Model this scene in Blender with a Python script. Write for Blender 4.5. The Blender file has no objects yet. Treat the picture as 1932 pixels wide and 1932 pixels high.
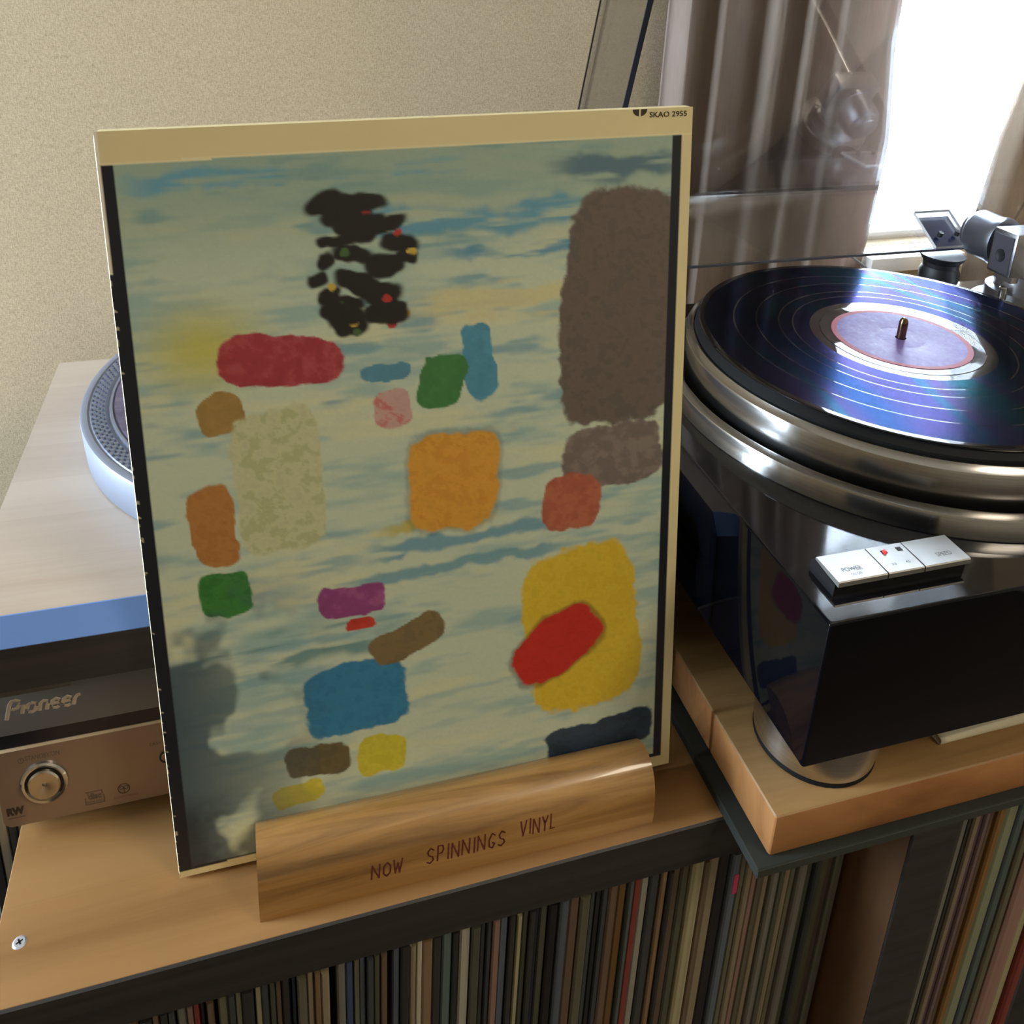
import bpy, bmesh, math, random
import numpy as np
from mathutils import Vector, Matrix
random.seed(7); RNG = np.random.default_rng(7)
sc = bpy.context.scene
COL = sc.collection
S = 0.01                                    # everything below is written in centimetres
def L(r, g, b):                             # 8-bit sRGB -> linear
    f = lambda c: (c/255/12.92) if c/255 <= .04045 else ((c/255+.055)/1.055)**2.4
    return (f(r), f(g), f(b), 1.0)

# ---------------------------------------------------------------- camera
def cam_axes(yaw, pitch, roll):
    a, b, c = (math.radians(v) for v in (yaw, pitch, roll))
    fw = Vector((math.sin(a)*math.cos(b), math.cos(a)*math.cos(b), math.sin(b)))
    r0 = Vector((math.cos(a), -math.sin(a), 0)); u0 = r0.cross(fw)
    return (math.cos(c)*r0+math.sin(c)*u0, -math.sin(c)*r0+math.cos(c)*u0, fw)
cd = bpy.data.cameras.new('camera'); cam = bpy.data.objects.new('camera', cd); COL.objects.link(cam)
R_, U_, F_ = cam_axes(16.8834, -18.4418, 2.377)
cam.matrix_world = Matrix(((R_.x, U_.x, -F_.x, .151499), (R_.y, U_.y, -F_.y, -.355249), (R_.z, U_.z, -F_.z, .542292), (0, 0, 0, 1)))
cd.sensor_width = 36; cd.lens = 36*1666.73/1932
cd.shift_x = (966-936.15)/1932; cd.shift_y = (413.04-966)/1932
cd.clip_start = .01; cd.clip_end = 100
sc.camera = cam
# ---------------------------------------------------------------- light
sc.view_settings.view_transform = 'Standard'; sc.view_settings.look = 'None'
sc.view_settings.exposure = 0.3; sc.view_settings.gamma = 1.0; sc.view_settings.use_curve_mapping = False
w = bpy.data.worlds.new('overcast_sky'); sc.world = w; w.use_nodes = True
bg = w.node_tree.nodes['Background']; bg.inputs[0].default_value = (.72, .85, 1.0, 1); bg.inputs[1].default_value = 38.0
def area(name, loc, target, sx, sy, energy, color, portal=False):
    l = bpy.data.lights.new(name, 'AREA'); l.shape = 'RECTANGLE'; l.size = sx*S; l.size_y = sy*S
    l.energy = energy; l.color = color
    if portal: l.cycles.is_portal = True
    o = bpy.data.objects.new(name, l); COL.objects.link(o); o.location = Vector(loc)*S
    d = (Vector(target)-Vector(loc)).normalized(); o.rotation_euler = d.to_track_quat('-Z', 'Y').to_euler()
    return o
WX0, WX1, WZ0, WZ1 = 79, 128, 19.5, 150      # window opening in the back wall
LY0, LY1, LZ0, LZ1 = 2, 46, -35, 130       # window opening in the left wall
area('window_portal', ((WX0+WX1)/2, 53, (WZ0+WZ1)/2), ((WX0+WX1)/2, 0, (WZ0+WZ1)/2), WX1-WX0, WZ1-WZ0, 1, (1, 1, 1), True)
area('window_portal', (-126, (LY0+LY1)/2, (LZ0+LZ1)/2), (0, (LY0+LY1)/2, (LZ0+LZ1)/2), LY1-LY0, LZ1-LZ0, 1, (1, 1, 1), True)
area('ceiling_light', (130, -120, 192), (120, -120, 0), 70, 50, 18, (1.0, .87, .68))
sc.cycles.max_bounces = 10; sc.cycles.transparent_max_bounces = 24
sc.cycles.sample_clamp_indirect = 6.0

# ---------------------------------------------------------------- helpers
def new_bm(): return bmesh.new()
def _merge(bm, tb):
    m = bpy.data.meshes.new('t'); tb.to_mesh(m); tb.free(); bm.from_mesh(m); bpy.data.meshes.remove(m)
def box(bm, x0, x1, y0, y1, z0, z1, bev=0, seg=2, mi=0):
    tb = bmesh.new(); bmesh.ops.create_cube(tb, size=1)
    for v in tb.verts:
        v.co = Vector(((x0+x1)/2+v.co.x*(x1-x0), (y0+y1)/2+v.co.y*(y1-y0), (z0+z1)/2+v.co.z*(z1-z0)))
    if bev: bmesh.ops.bevel(tb, geom=tb.edges[:], offset=bev, segments=seg, profile=.5, affect='EDGES')
    for f in tb.faces: f.material_index = mi
    _merge(bm, tb); return bm
def lathe(bm, prof, c=(0, 0), n=96, sz=1.0, mis=None, axis='Z', c3=None):
    """prof: (r,z) from one end to the other; closed at r=0"""
    rings = []
    def P(x, y, z):
        if axis == 'Z': return Vector((c[0]+x, c[1]+y, z))
        return Vector((c3[0]+x, c3[1]+z, c3[2]+y*sz))          # axis Y
    for r, z in prof:
        if r <= 1e-6: rings.append([bm.verts.new(P(0, 0, z))])
        else: rings.append([bm.verts.new(P(r*math.cos(2*math.pi*i/n), r*math.sin(2*math.pi*i/n), z)) for i in range(n)])
    for k in range(len(rings)-1):
        a, b = rings[k], rings[k+1]
        for i in range(n):
            j = (i+1) % n
            if len(a) == 1 and len(b) == 1: break
            if len(a) == 1: f = bm.faces.new((a[0], b[i], b[j]))
            elif len(b) == 1: f = bm.faces.new((a[i], a[j], b[0]))
            else: f = bm.faces.new((a[i], a[j], b[j], b[i]))
            if mis: f.material_index = mis[k]
            f.smooth = True
    return bm
def prism(bm, pts, x0, x1, mi=0):
    """closed (y,z) outline pushed from x0 to x1"""
    a = [bm.verts.new((x0, y, z)) for y, z in pts]; b = [bm.verts.new((x1, y, z)) for y, z in pts]
    n = len(pts)
    for i in range(n):
        f = bm.faces.new((a[i], a[(i+1) % n], b[(i+1) % n], b[i])); f.material_index = mi
    bm.faces.new(a[::-1]).material_index = mi; bm.faces.new(b).material_index = mi
    return bm
def tube(bm, pts, r, n=10):
    pts = [Vector(p) for p in pts]; rings = []
    for i, p in enumerate(pts):
        d = (pts[min(i+1, len(pts)-1)]-pts[max(i-1, 0)]).normalized()
        u = d.cross(Vector((0, 0, 1)));  u = u.normalized() if u.length > 1e-3 else Vector((1, 0, 0))
        v = d.cross(u)
        rings.append([bm.verts.new(p+r*(math.cos(2*math.pi*k/n)*u+math.sin(2*math.pi*k/n)*v)) for k in range(n)])
    for a, b in zip(rings, rings[1:]):
        for k in range(n):
            f = bm.faces.new((a[k], a[(k+1) % n], b[(k+1) % n], b[k])); f.smooth = True
    bm.faces.new(rings[0][::-1]); bm.faces.new(rings[-1])
    return bm
def obj(name, bm, mats, parent=None, off=(0, 0, 0), smooth=False, fix=True, sharp=28):
    """scale cm -> m, shift by -off (the parent's base), link as ONE mesh object"""
    if fix: bmesh.ops.recalc_face_normals(bm, faces=bm.faces[:])
    o3 = Vector(off)
    for v in bm.verts: v.co = (v.co-o3)*S
    me = bpy.data.meshes.new(name); bm.to_mesh(me); bm.free()
    for m in (mats if isinstance(mats, (list, tuple)) else [mats]): me.materials.append(m)
    me.set_sharp_from_angle(angle=math.radians(sharp))
    if smooth:
        for p in me.polygons: p.use_smooth = True
    o = bpy.data.objects.new(name, me); COL.objects.link(o)
    if parent: o.parent = parent
    return o
def thing(name, label, cat, loc=(0, 0, 0), rotz=0, group=None, mat3=None):
    o = bpy.data.objects.new(name, None); COL.objects.link(o); o.empty_display_size = .02
    if mat3 is not None:
        m = mat3.to_4x4(); m.translation = Vector(loc)*S; o.matrix_world = m
    else:
        o.location = Vector(loc)*S; o.rotation_euler = (0, 0, rotz)
    o['label'] = label; o['category'] = cat
    if group: o['group'] = group
    return o
def tag(o, label, cat, group=None):
    o['label'] = label; o['category'] = cat
    if group: o['group'] = group
    return o
def struct(name, bm, m): o = obj(name, bm, m); o['kind'] = 'structure'; return o
def text_bm(s, size, bold=0.0, shear=0.0, spacing=1.0):
    """flat lettering in the x/y plane (cm), left-bottom at origin"""
    c = bpy.data.curves.new('t', 'FONT'); c.body = s; c.size = size; c.offset = bold; c.shear = shear; c.space_character = spacing
    c.resolution_u = 3; o = bpy.data.objects.new('t', c); COL.objects.link(o)
    dg = bpy.context.evaluated_depsgraph_get(); me = bpy.data.meshes.new_from_object(o.evaluated_get(dg))
    bm = bmesh.new(); bm.from_mesh(me); bpy.data.meshes.remove(me)
    bpy.data.objects.remove(o); bpy.data.curves.remove(c)
    return bm
def fit_bm(bm, x0, x1, z0, z1):
    """fit lettering into a rectangle, still in the x/y plane"""
    xs = [v.co.x for v in bm.verts]; ys = [v.co.y for v in bm.verts]
    a, b, c, d = min(xs), max(xs), min(ys), max(ys)
    for v in bm.verts:
        v.co.x = x0+(v.co.x-a)/(b-a)*(x1-x0); v.co.y = z0+(v.co.y-c)/(d-c)*(z1-z0)
    return bm
def stand_up(bm, y):                         # x/y -> x/z facing -Y
    for v in bm.verts: v.co = Vector((v.co.x, y, v.co.y))
    return bm

# ---------------------------------------------------------------- materials
MATS = {}
def mat(name, col, rough=.5, metal=0.0, coat=0.0, spec=.5, **kw):
    m = bpy.data.materials.new(name); m.use_nodes = True; b = m.node_tree.nodes['Principled BSDF']
    b.inputs['Base Color'].default_value = col; b.inputs['Roughness'].default_value = rough
    b.inputs['Metallic'].default_value = metal; b.inputs['Coat Weight'].default_value = coat
    b.inputs['Coat Roughness'].default_value = .06; b.inputs['Specular IOR Level'].default_value = spec
    for k, v in kw.items(): b.inputs[k].default_value = v
    MATS[name] = m; return m
def N(m, t, **kw):
    n = m.node_tree.nodes.new(t)
    for k, v in kw.items():
        if k.startswith('i_'): n.inputs[k[2:].replace('_', ' ')].default_value = v
        else: setattr(n, k, v)
    return n
def lk(m, a, b): m.node_tree.links.new(a, b)
def bsdf(m): return m.node_tree.nodes['Principled BSDF']
def coords(m, scale=(1, 1, 1), which='Object', rot=(0, 0, 0)):
    tc = N(m, 'ShaderNodeTexCoord'); mp = N(m, 'ShaderNodeMapping')
    mp.inputs['Scale'].default_value = scale; mp.inputs['Rotation'].default_value = rot
    lk(m, tc.outputs[which], mp.inputs['Vector']); return mp.outputs['Vector']
def ramp(m, fac, stops):
    r = N(m, 'ShaderNodeValToRGB'); e = r.color_ramp.elements
    while len(e) < len(stops): e.new(.5)
    for k, (p, c) in enumerate(stops): e[k].position = p; e[k].color = c
    lk(m, fac, r.inputs['Fac']); return r.outputs['Color']
def bump(m, h, strength=.2, dist=.001):
    b = N(m, 'ShaderNodeBump'); b.inputs['Strength'].default_value = strength; b.inputs['Distance'].default_value = dist
    lk(m, h, b.inputs['Height']); lk(m, b.outputs['Normal'], bsdf(m).inputs['Normal'])
def mixc(m, a, b, fac, mode='MIX'):
    x = N(m, 'ShaderNodeMix', data_type='RGBA', blend_type=mode)
    if isinstance(fac, float): x.inputs[0].default_value = fac
    else: lk(m, fac, x.inputs[0])
    for v, i in ((a, 6), (b, 7)):
        if isinstance(v, tuple): x.inputs[i].default_value = v
        else: lk(m, v, x.inputs[i])
    return x.outputs[2]
def wood(name, c1, c2, c3, grain=(3, 60, 60), stave=None, rough=.4, coat=.0, bstr=.05):
    """grain runs along local x; stave = (length, width) in metres for glued-up boards"""
    m = mat(name, c1, rough, coat=coat)
    v = coords(m, grain)
    n = N(m, 'ShaderNodeTexNoise', i_Scale=1.0, i_Detail=6.0, i_Roughness=.62, i_Distortion=.6); lk(m, v, n.inputs['Vector'])
    col = ramp(m, n.outputs['Fac'], [(.28, c3), (.48, c1), (.72, c2)])
    if stave:
        br = N(m, 'ShaderNodeTexBrick'); br.inputs['Scale'].default_value = 1
        br.inputs['Brick Width'].default_value = stave[0]; br.inputs['Row Height'].default_value = stave[1]
        br.inputs['Mortar Size'].default_value = .0002; br.inputs['Mortar'].default_value = (.88, .85, .80, 1)
        br.inputs['Color1'].default_value = (.93, .90, .88, 1); br.inputs['Color2'].default_value = (1.03, 1.02, 1.01, 1)
        lk(m, coords(m), br.inputs['Vector'])
        col = mixc(m, col, br.outputs['Color'], 1.0, 'MULTIPLY')
    lk(m, col, bsdf(m).inputs['Base Color']); bump(m, n.outputs['Fac'], bstr, .001)
    return m
beech = wood('beech_board', L(152, 115, 71), L(164, 127, 82), L(134, 98, 57), (1.5, 24, 24), (.55, .055), .38)
beech2 = wood('beech_plinth', L(186, 173, 160), L(196, 184, 171), L(176, 158, 142), (1.5, 26, 26), (.33, .043), .34)
oak = wood('display_wood', L(160, 118, 66), L(190, 148, 90), L(104, 72, 36), (5, 75, 75), None, .30, .5, .12)
cherry = wood('platform_wood', L(164, 114, 68), L(188, 136, 86), L(124, 78, 42), (5, 26, 16), None, .42)
plattop = wood('platform_top', L(148, 114, 70), L(162, 126, 80), L(126, 94, 56), (5, 50, 30), None, .5)
brown = wood('brown_panel', L(100, 71, 46), L(110, 79, 53), L(88, 61, 38), (2, 40, 3), None, .5)
black_edge = wood('black_edging', L(44, 42, 40), L(54, 52, 49), L(30, 28, 27), (3, 90, 90), None, .55)
dark_front = wood('dark_plinth_front', L(50, 46, 46), L(62, 54, 52), L(36, 36, 38), (3, 70, 70), None, .6)
blue_sheen = mat('bevel_blue_sheen', L(112, 148, 214), .28)  # blue daylight sheen of the front bevel, put into its base colour
greenp = mat('dark_green_felt', L(36, 40, 35), .9)
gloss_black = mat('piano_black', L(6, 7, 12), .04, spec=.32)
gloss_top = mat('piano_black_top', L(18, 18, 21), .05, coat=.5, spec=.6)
matte_black = mat('matte_black', L(22, 22, 25), .5)
rubber = mat('rubber', L(10, 10, 11), .7, spec=.25)
def brushed(name, col, rough, radial=True, aniso=.7, bs=.0):
    m = mat(name, col, rough, 1.0, Anisotropic=aniso)
    if radial:
        t = N(m, 'ShaderNodeTangent', direction_type='RADIAL', axis='Z'); lk(m, t.outputs[0], bsdf(m).inputs['Tangent']); bsdf(m).inputs['Anisotropic Rotation'].default_value = .25
    n = N(m, 'ShaderNodeTexNoise', i_Scale=1.0, i_Detail=3.0); lk(m, coords(m, (30, 30, 900)), n.inputs['Vector'])
    lk(m, ramp(m, n.outputs['Fac'], [(.3, tuple(c*.82 for c in col[:3])+(1,)), (.7, col)]), bsdf(m).inputs['Base Color'])
    return m
alu = brushed('brushed_aluminium', L(172, 170, 168), .21, aniso=.55)
alu_bright = brushed('polished_aluminium', L(206, 204, 198), .24)
chrome = mat('chrome', L(205, 205, 205), .12, 1.0)
silver = mat('satin_silver', L(168, 168, 172), .32, 1.0)
plat_pale = mat('cast_platter', L(142, 150, 168), .4, .4)
champagne = mat('champagne_metal', L(146, 123, 105), .42, .35)
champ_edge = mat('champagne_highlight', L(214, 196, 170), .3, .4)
player_grey = mat('player_grey', L(96, 92, 88), .42, .2)
navy_gap = mat('recess_black', L(22, 24, 36), .3)
logo_m = mat('logo_silver', L(206, 194, 178), .3, .5)
ink = mat('dark_ink', L(58, 44, 36), .6)
ink2 = mat('grey_ink', L(96, 82, 70), .6)
plate = mat('control_plate', L(152, 150, 147), .38, .75)
plate_txt = mat('control_print', L(84, 80, 78), .5)
red_led = mat('red_indicator', L(220, 60, 70), .3)
red_led.node_tree.nodes['Principled BSDF'].inputs['Emission Color'].default_value = L(255, 60, 60)
red_led.node_tree.nodes['Principled BSDF'].inputs['Emission Strength'].default_value = .5
bronze = mat('bronze', L(120, 96, 74), .22, 1.0)
white_paint = mat('white_paint', L(236, 230, 222), .45)
paper = mat('white_paper', L(226, 220, 196), .6)
screw_m = mat('screw_zinc', L(206, 210, 220), .35, .6)
marker = mat('red_brown_marker', L(104, 40, 32), .6)
card_white = mat('sleeve_card', L(226, 214, 172), .6)
grey_cord = mat('grey_cord', L(130, 130, 132), .5)
# platter mat of the left turntable: lilac-grey, scuffed
slip = mat('lilac_grey_mat', L(96, 86, 112), .3)
n_ = N(slip, 'ShaderNodeTexNoise', i_Scale=90.0, i_Detail=8.0, i_Roughness=.75); lk(slip, coords(slip), n_.inputs['Vector'])
lk(slip, ramp(slip, n_.outputs['Fac'], [(.35, L(84, 72, 104)), (.55, L(108, 104, 126)), (.75, L(150, 120, 160))]), bsdf(slip).inputs['Base Color'])
# woven wallpaper
wallm = mat('woven_wallpaper', L(206, 190, 160), .85)
nv = N(wallm, 'ShaderNodeTexNoise', i_Scale=1.0, i_Detail=4.0, i_Roughness=.7); lk(wallm, coords(wallm, (420, 420, 1500)), nv.inputs['Vector'])
nh = N(wallm, 'ShaderNodeTexNoise', i_Scale=1.0, i_Detail=4.0, i_Roughness=.7); lk(wallm, coords(wallm, (900, 900, 260)), nh.inputs['Vector'])
mw = N(wallm, 'ShaderNodeMath', operation='ADD'); lk(wallm, nv.outputs['Fac'], mw.inputs[0]); lk(wallm, nh.outputs['Fac'], mw.inputs[1])
mw2 = N(wallm, 'ShaderNodeMath', operation='MULTIPLY'); mw2.inputs[1].default_value = .5; lk(wallm, mw.outputs[0], mw2.inputs[0])
lk(wallm, ramp(wallm, mw2.outputs[0], [(.36, L(164, 146, 116)), (.5, L(197, 179, 148)), (.64, L(220, 202, 172))]), bsdf(wallm).inputs['Base Color'])
bump(wallm, mw2.outputs[0], .5, .001)
plain_wall = mat('plain_wall', L(196, 184, 162), .9)
floor_m = wood('floor_wood', L(72, 58, 48), L(82, 66, 54), L(60, 48, 40), (2, 20, 20), (.9, .09), .4)
# record: grooves (anisotropic, faint interference colour), smooth bands, label
def vinyl(name, rough, aniso, film):
    m = mat(name, L(10, 10, 12), rough, 0, spec=.5)
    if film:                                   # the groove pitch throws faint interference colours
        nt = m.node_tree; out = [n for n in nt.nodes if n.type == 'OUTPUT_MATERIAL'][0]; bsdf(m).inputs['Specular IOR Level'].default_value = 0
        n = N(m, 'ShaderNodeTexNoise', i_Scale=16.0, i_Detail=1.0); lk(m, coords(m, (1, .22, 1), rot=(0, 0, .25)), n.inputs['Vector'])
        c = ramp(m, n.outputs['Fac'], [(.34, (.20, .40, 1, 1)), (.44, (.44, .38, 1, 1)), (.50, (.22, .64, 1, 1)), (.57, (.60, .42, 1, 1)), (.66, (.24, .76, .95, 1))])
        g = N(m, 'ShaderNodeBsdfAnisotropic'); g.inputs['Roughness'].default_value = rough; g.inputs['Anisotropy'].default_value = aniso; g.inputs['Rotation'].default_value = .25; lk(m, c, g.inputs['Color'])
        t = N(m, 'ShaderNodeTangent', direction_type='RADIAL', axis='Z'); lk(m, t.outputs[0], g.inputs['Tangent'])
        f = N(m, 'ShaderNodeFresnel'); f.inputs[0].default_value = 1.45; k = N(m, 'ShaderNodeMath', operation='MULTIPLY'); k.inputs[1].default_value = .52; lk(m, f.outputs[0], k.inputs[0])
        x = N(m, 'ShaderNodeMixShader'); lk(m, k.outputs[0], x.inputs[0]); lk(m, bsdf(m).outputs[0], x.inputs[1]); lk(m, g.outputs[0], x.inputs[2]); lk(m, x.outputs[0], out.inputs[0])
    return m
groove = vinyl('vinyl_grooves', .11, .6, True)
vsmooth = vinyl('vinyl_smooth', .04, 0, False)
lab = mat('record_label', L(150, 92, 128), .5, spec=.14)
n_ = N(lab, 'ShaderNodeTexNoise', i_Scale=160.0, i_Detail=6.0, i_Roughness=.8); lk(lab, coords(lab), n_.inputs['Vector'])
lk(lab, ramp(lab, n_.outputs['Fac'], [(.4, L(100, 80, 138)), (.62, L(116, 102, 156)), (.74, L(160, 154, 190))]), bsdf(lab).inputs['Base Color'])
lab_red = mat('label_red_rim', L(140, 62, 76), .5, spec=.14)
# clear acrylic: Fresnel reflection over plain transmission
def clear(name, tint, glossy=1.0):
    m = bpy.data.materials.new(name); m.use_nodes = True; nt = m.node_tree
    for n in list(nt.nodes):
        if n.type != 'OUTPUT_MATERIAL': nt.nodes.remove(n)
    out = [n for n in nt.nodes][0]
    tr = nt.nodes.new('ShaderNodeBsdfTransparent'); tr.inputs[0].default_value = tint
    gl = nt.nodes.new('ShaderNodeBsdfGlossy'); gl.inputs['Roughness'].default_value = .03
    fr = nt.nodes.new('ShaderNodeFresnel'); fr.inputs[0].default_value = 1.4
    mx = nt.nodes.new('ShaderNodeMixShader'); mu = nt.nodes.new('ShaderNodeMath'); mu.operation = 'MULTIPLY'; mu.inputs[1].default_value = glossy
    nt.links.new(fr.outputs[0], mu.inputs[0]); nt.links.new(mu.outputs[0], mx.inputs[0])
    nt.links.new(tr.outputs[0], mx.inputs[1]); nt.links.new(gl.outputs[0], mx.inputs[2]); nt.links.new(mx.outputs[0], out.inputs[0])
    return m
acrylic = clear('clear_acrylic', (.95, .95, .95, 1), .6)
acry_edge = clear('acrylic_edge', (.66, .67, .70, 1), .3)
acry_dark = mat('acrylic_edge_dark', L(44, 48, 56), .15)
acry_hinge = clear('hinge_plastic', (.9, .92, .96, 1), .6)
glass = clear('window_glass', (.97, .98, .98, 1), .6)
# curtain: brown cloth that lets some daylight through
def cloth(name, c, tc):
    m = mat(name, c, .9); nt = m.node_tree
    out = [n for n in nt.nodes if n.type == 'OUTPUT_MATERIAL'][0]
    n = N(m, 'ShaderNodeTexNoise', i_Scale=1.0, i_Detail=3.0); lk(m, coords(m, (500, 500, 40)), n.inputs['Vector'])
    lk(m, ramp(m, n.outputs['Fac'], [(.3, tuple(v*.85 for v in c[:3])+(1,)), (.7, c)]), bsdf(m).inputs['Base Color'])
    t = N(m, 'ShaderNodeBsdfTranslucent'); t.inputs[0].default_value = tc
    x = N(m, 'ShaderNodeMixShader'); x.inputs[0].default_value = .42
    lk(m, bsdf(m).outputs[0], x.inputs[1]); lk(m, t.outputs[0], x.inputs[2]); lk(m, x.outputs[0], out.inputs[0])
    return m
curt = cloth('brown_curtain', L(180, 162, 148), L(176, 160, 152))
curt2 = cloth('tan_curtain', L(150, 134, 116), L(126, 112, 98))
# record spines take the object's own colour, with wear and faint print along the spine
spine = mat('record_spine', (1, 1, 1, 1), .5)
oi = N(spine, 'ShaderNodeObjectInfo')
ad = N(spine, 'ShaderNodeVectorMath', operation='ADD'); lk(spine, coords(spine, (260, 60, 26)), ad.inputs[0])
ml = N(spine, 'ShaderNodeVectorMath', operation='SCALE'); ml.inputs['Scale'].default_value = 60
cx_ = N(spine, 'ShaderNodeCombineXYZ'); lk(spine, oi.outputs['Random'], cx_.inputs[0]); lk(spine, oi.outputs['Random'], cx_.inputs[2])
lk(spine, cx_.outputs[0], ml.inputs[0]); lk(spine, ml.outputs[0], ad.inputs[1])
ns = N(spine, 'ShaderNodeTexNoise', i_Scale=1.0, i_Detail=5.0, i_Roughness=.7); lk(spine, ad.outputs[0], ns.inputs['Vector'])
wear = ramp(spine, ns.outputs['Fac'], [(.28, (.55, .55, .55, 1)), (.5, (1, 1, 1, 1)), (.72, (1.0, 1.0, .98, 1)), (.8, (1.5, 1.45, 1.35, 1))])
lk(spine, mixc(spine, oi.outputs['Color'], wear, 1.0, 'MULTIPLY'), bsdf(spine).inputs['Base Color'])

# ---------------------------------------------------------------- room shell
def wall_with_hole(name, plane, p, a0, a1, z0, z1, h, m):
    bm = new_bm(); ha0, ha1, hz0, hz1 = h
    for (u0, u1, v0, v1) in ((a0, ha0, z0, z1), (ha1, a1, z0, z1), (ha0, ha1, z0, hz0), (ha0, ha1, hz1, z1)):
        if plane == 'y': box(bm, u0, u1, p, p+8, v0, v1)
        else: box(bm, p-8, p, u0, u1, v0, v1)
    return struct(name, bm, m)
YB = 47
wall_with_hole('wall_back', 'y', YB, -130, 220, -95, 200, (WX0, WX1, WZ0, WZ1), wallm)
wall_with_hole('wall_left', 'x', -122, -300, 47, -95, 200, (LY0, LY1, LZ0, LZ1), plain_wall)
struct('wall_right', box(new_bm(), 220, 228, -300, 47, -95, 200), plain_wall)
struct('wall_front', box(new_bm(), -122, 220, -308, -300, -95, 200), plain_wall)
struct('floor', box(new_bm(), -130, 228, -308, 55, -100, -95), floor_m)
struct('ceiling', box(new_bm(), -130, 228, -308, 55, 200, 206), plain_wall)
# window in the back wall: frame, pane
def window(name, plane, p, a0, a1, z0, z1):
    fr = new_bm(); t = 3
    def bx(u0, u1, v0, v1, d0, d1, b):
        if plane == 'y': box(b, u0, u1, p+d0, p+d1, v0, v1)
        else: box(b, p-d1, p-d0, u0, u1, v0, v1)
    bx(a0, a0+t, z0, z1, 2, 6, fr); bx(a1-t, a1, z0, z1, 2, 6, fr)
    bx(a0+t, a1-t, z0, z0+t*.3, 2, 6, fr); bx(a0+t, a1-t, z1-t, z1, 2, 6, fr)
    o = struct(name, fr, white_paint)
    g = new_bm(); bx(a0+t, a1-t, z0+t*.3, z1-t, 3.6, 4.0, g); obj('pane', g, glass, o)
    return o
window('window_1', 'y', YB, WX0, WX1, WZ0, WZ1)
window('window_2', 'x', -122, LY0, LY1, LZ0, LZ1)
o = struct('trim_1', box(new_bm(), 84.2, 97.3, 42.9, YB, 17.7, 19.5, .15), white_paint)

# ---------------------------------------------------------------- curtains
def curtain(name, x0, x1, yc, wl, amp, z0, z1, m, label, edge=None, skew=.65, grow=None):
    bm = new_bm(); nx = int((x1-x0)/wl*26); zs = [z0+(z1-z0)*k/24 for k in range(25)]
    rows = []
    for z in zs:
        row = []
        for i in range(nx+1):
            x = x0+(x1-x0)*i/nx
            ph = (x-x0)/wl+.10*math.sin(x*.5+2)+.03*math.sin(z*.06+x*.3)
            f = ph % 1.0
            s = (1-f)/skew if f > 1-skew else f/(1-skew)           # saw-like pleat: sharp step forward, slow return
            s = s*s*(3-2*s)
            xx = x
            if edge and i > nx-10: xx = x+edge(z)*(i-nx+10)/10
            if grow: xx = x+grow(z)*max(0, 1-(x-x0)/12)
            row.append(bm.verts.new((xx, yc-amp*(s-.5)*2+.25*math.sin(x*1.7+z*.03), z)))
        rows.append(row)
    for a, b in zip(rows, rows[1:]):
        for i in range(nx): bm.faces.new((a[i], a[i+1], b[i+1], b[i])).smooth = True
    o = obj(name, bm, m, fix=False)
    so = o.modifiers.new('thickness', 'SOLIDIFY'); so.thickness = .0012
    return tag(o, label, 'curtain')
curtain('curtain', 56.4, 84.2, 44.3, 4.55, .85, -94, 160, curt,
        'brown pleated curtain drawn aside, hanging left of the bright window',
        edge=lambda z: -.9+1.9*math.exp(-((z-29)/9.0)**2)+.15*math.sin(z*.5), skew=.62)
curtain('curtain', 99.6, 122, 44.3, 6.0, 1.2, -94, 160, curt2,
        'pale tan curtain hanging right of the bright window, behind the tonearm', grow=lambda z: 5.2*max(0, min(1, (z-24)/26))**1.4)

# ---------------------------------------------------------------- left record rack
rack = thing('record_rack', 'low record rack with pale beech top and black edging under the propped album', 'rack', (0, 0, -95))
OFF = (0, 0, -95)
bm = new_bm(); box(bm, 0, 54.3, .18, 40, -2.4, 0, .03, 1); obj('top_board', bm, beech, rack, OFF)
bm = new_bm(); prism(bm, [(.18, -.02), (.03, -.1), (0, -.4), (0, -3.45), (.18, -3.45)], 0, 54.3); obj('front_edge', bm, black_edge, rack, OFF)['label'] = 'black front edging of the beech top'
bm = new_bm(); box(bm, 0, 1.8, .2, 40, -95, -2.4); obj('side_panel', bm, black_edge, rack, OFF)
bm = new_bm(); box(bm, 1.8, 54.3, .2, 40, -50, -47.6); obj('bottom_shelf', bm, black_edge, rack, OFF)
bm = new_bm(); box(bm, 1.8, 54.3, 39.2, 40, -47.6, -2.4); obj('back_panel', bm, black_edge, rack, OFF)
bm = new_bm(); box(bm, 52.5, 54.3, .2, 40, -95, -50); obj('side_panel', bm, black_edge, rack, OFF)
sc_bm = lathe(new_bm(), [(0, .06), (.28, .06), (.37, .01), (.37, -.12), (0, -.12)], (1.27, 3.42), 32)
scr = obj('screw', sc_bm, screw_m, rack, OFF); scr['label'] = 'zinc cross-head screw near the front left corner'
bm = new_bm()
for a in (.5, .5+math.pi/2):
    tb = bmesh.new(); bmesh.ops.create_cube(tb, size=1)
    for v in tb.verts:
        x, y = v.co.x*.36, v.co.y*.09
        v.co = Vector((1.27+x*math.cos(a)-y*math.sin(a), 3.42+x*math.sin(a)+y*math.cos(a), .055+v.co.z*.03))
    _merge(bm, tb)
obj('cross_slot', bm, matte_black, scr, OFF)
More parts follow.
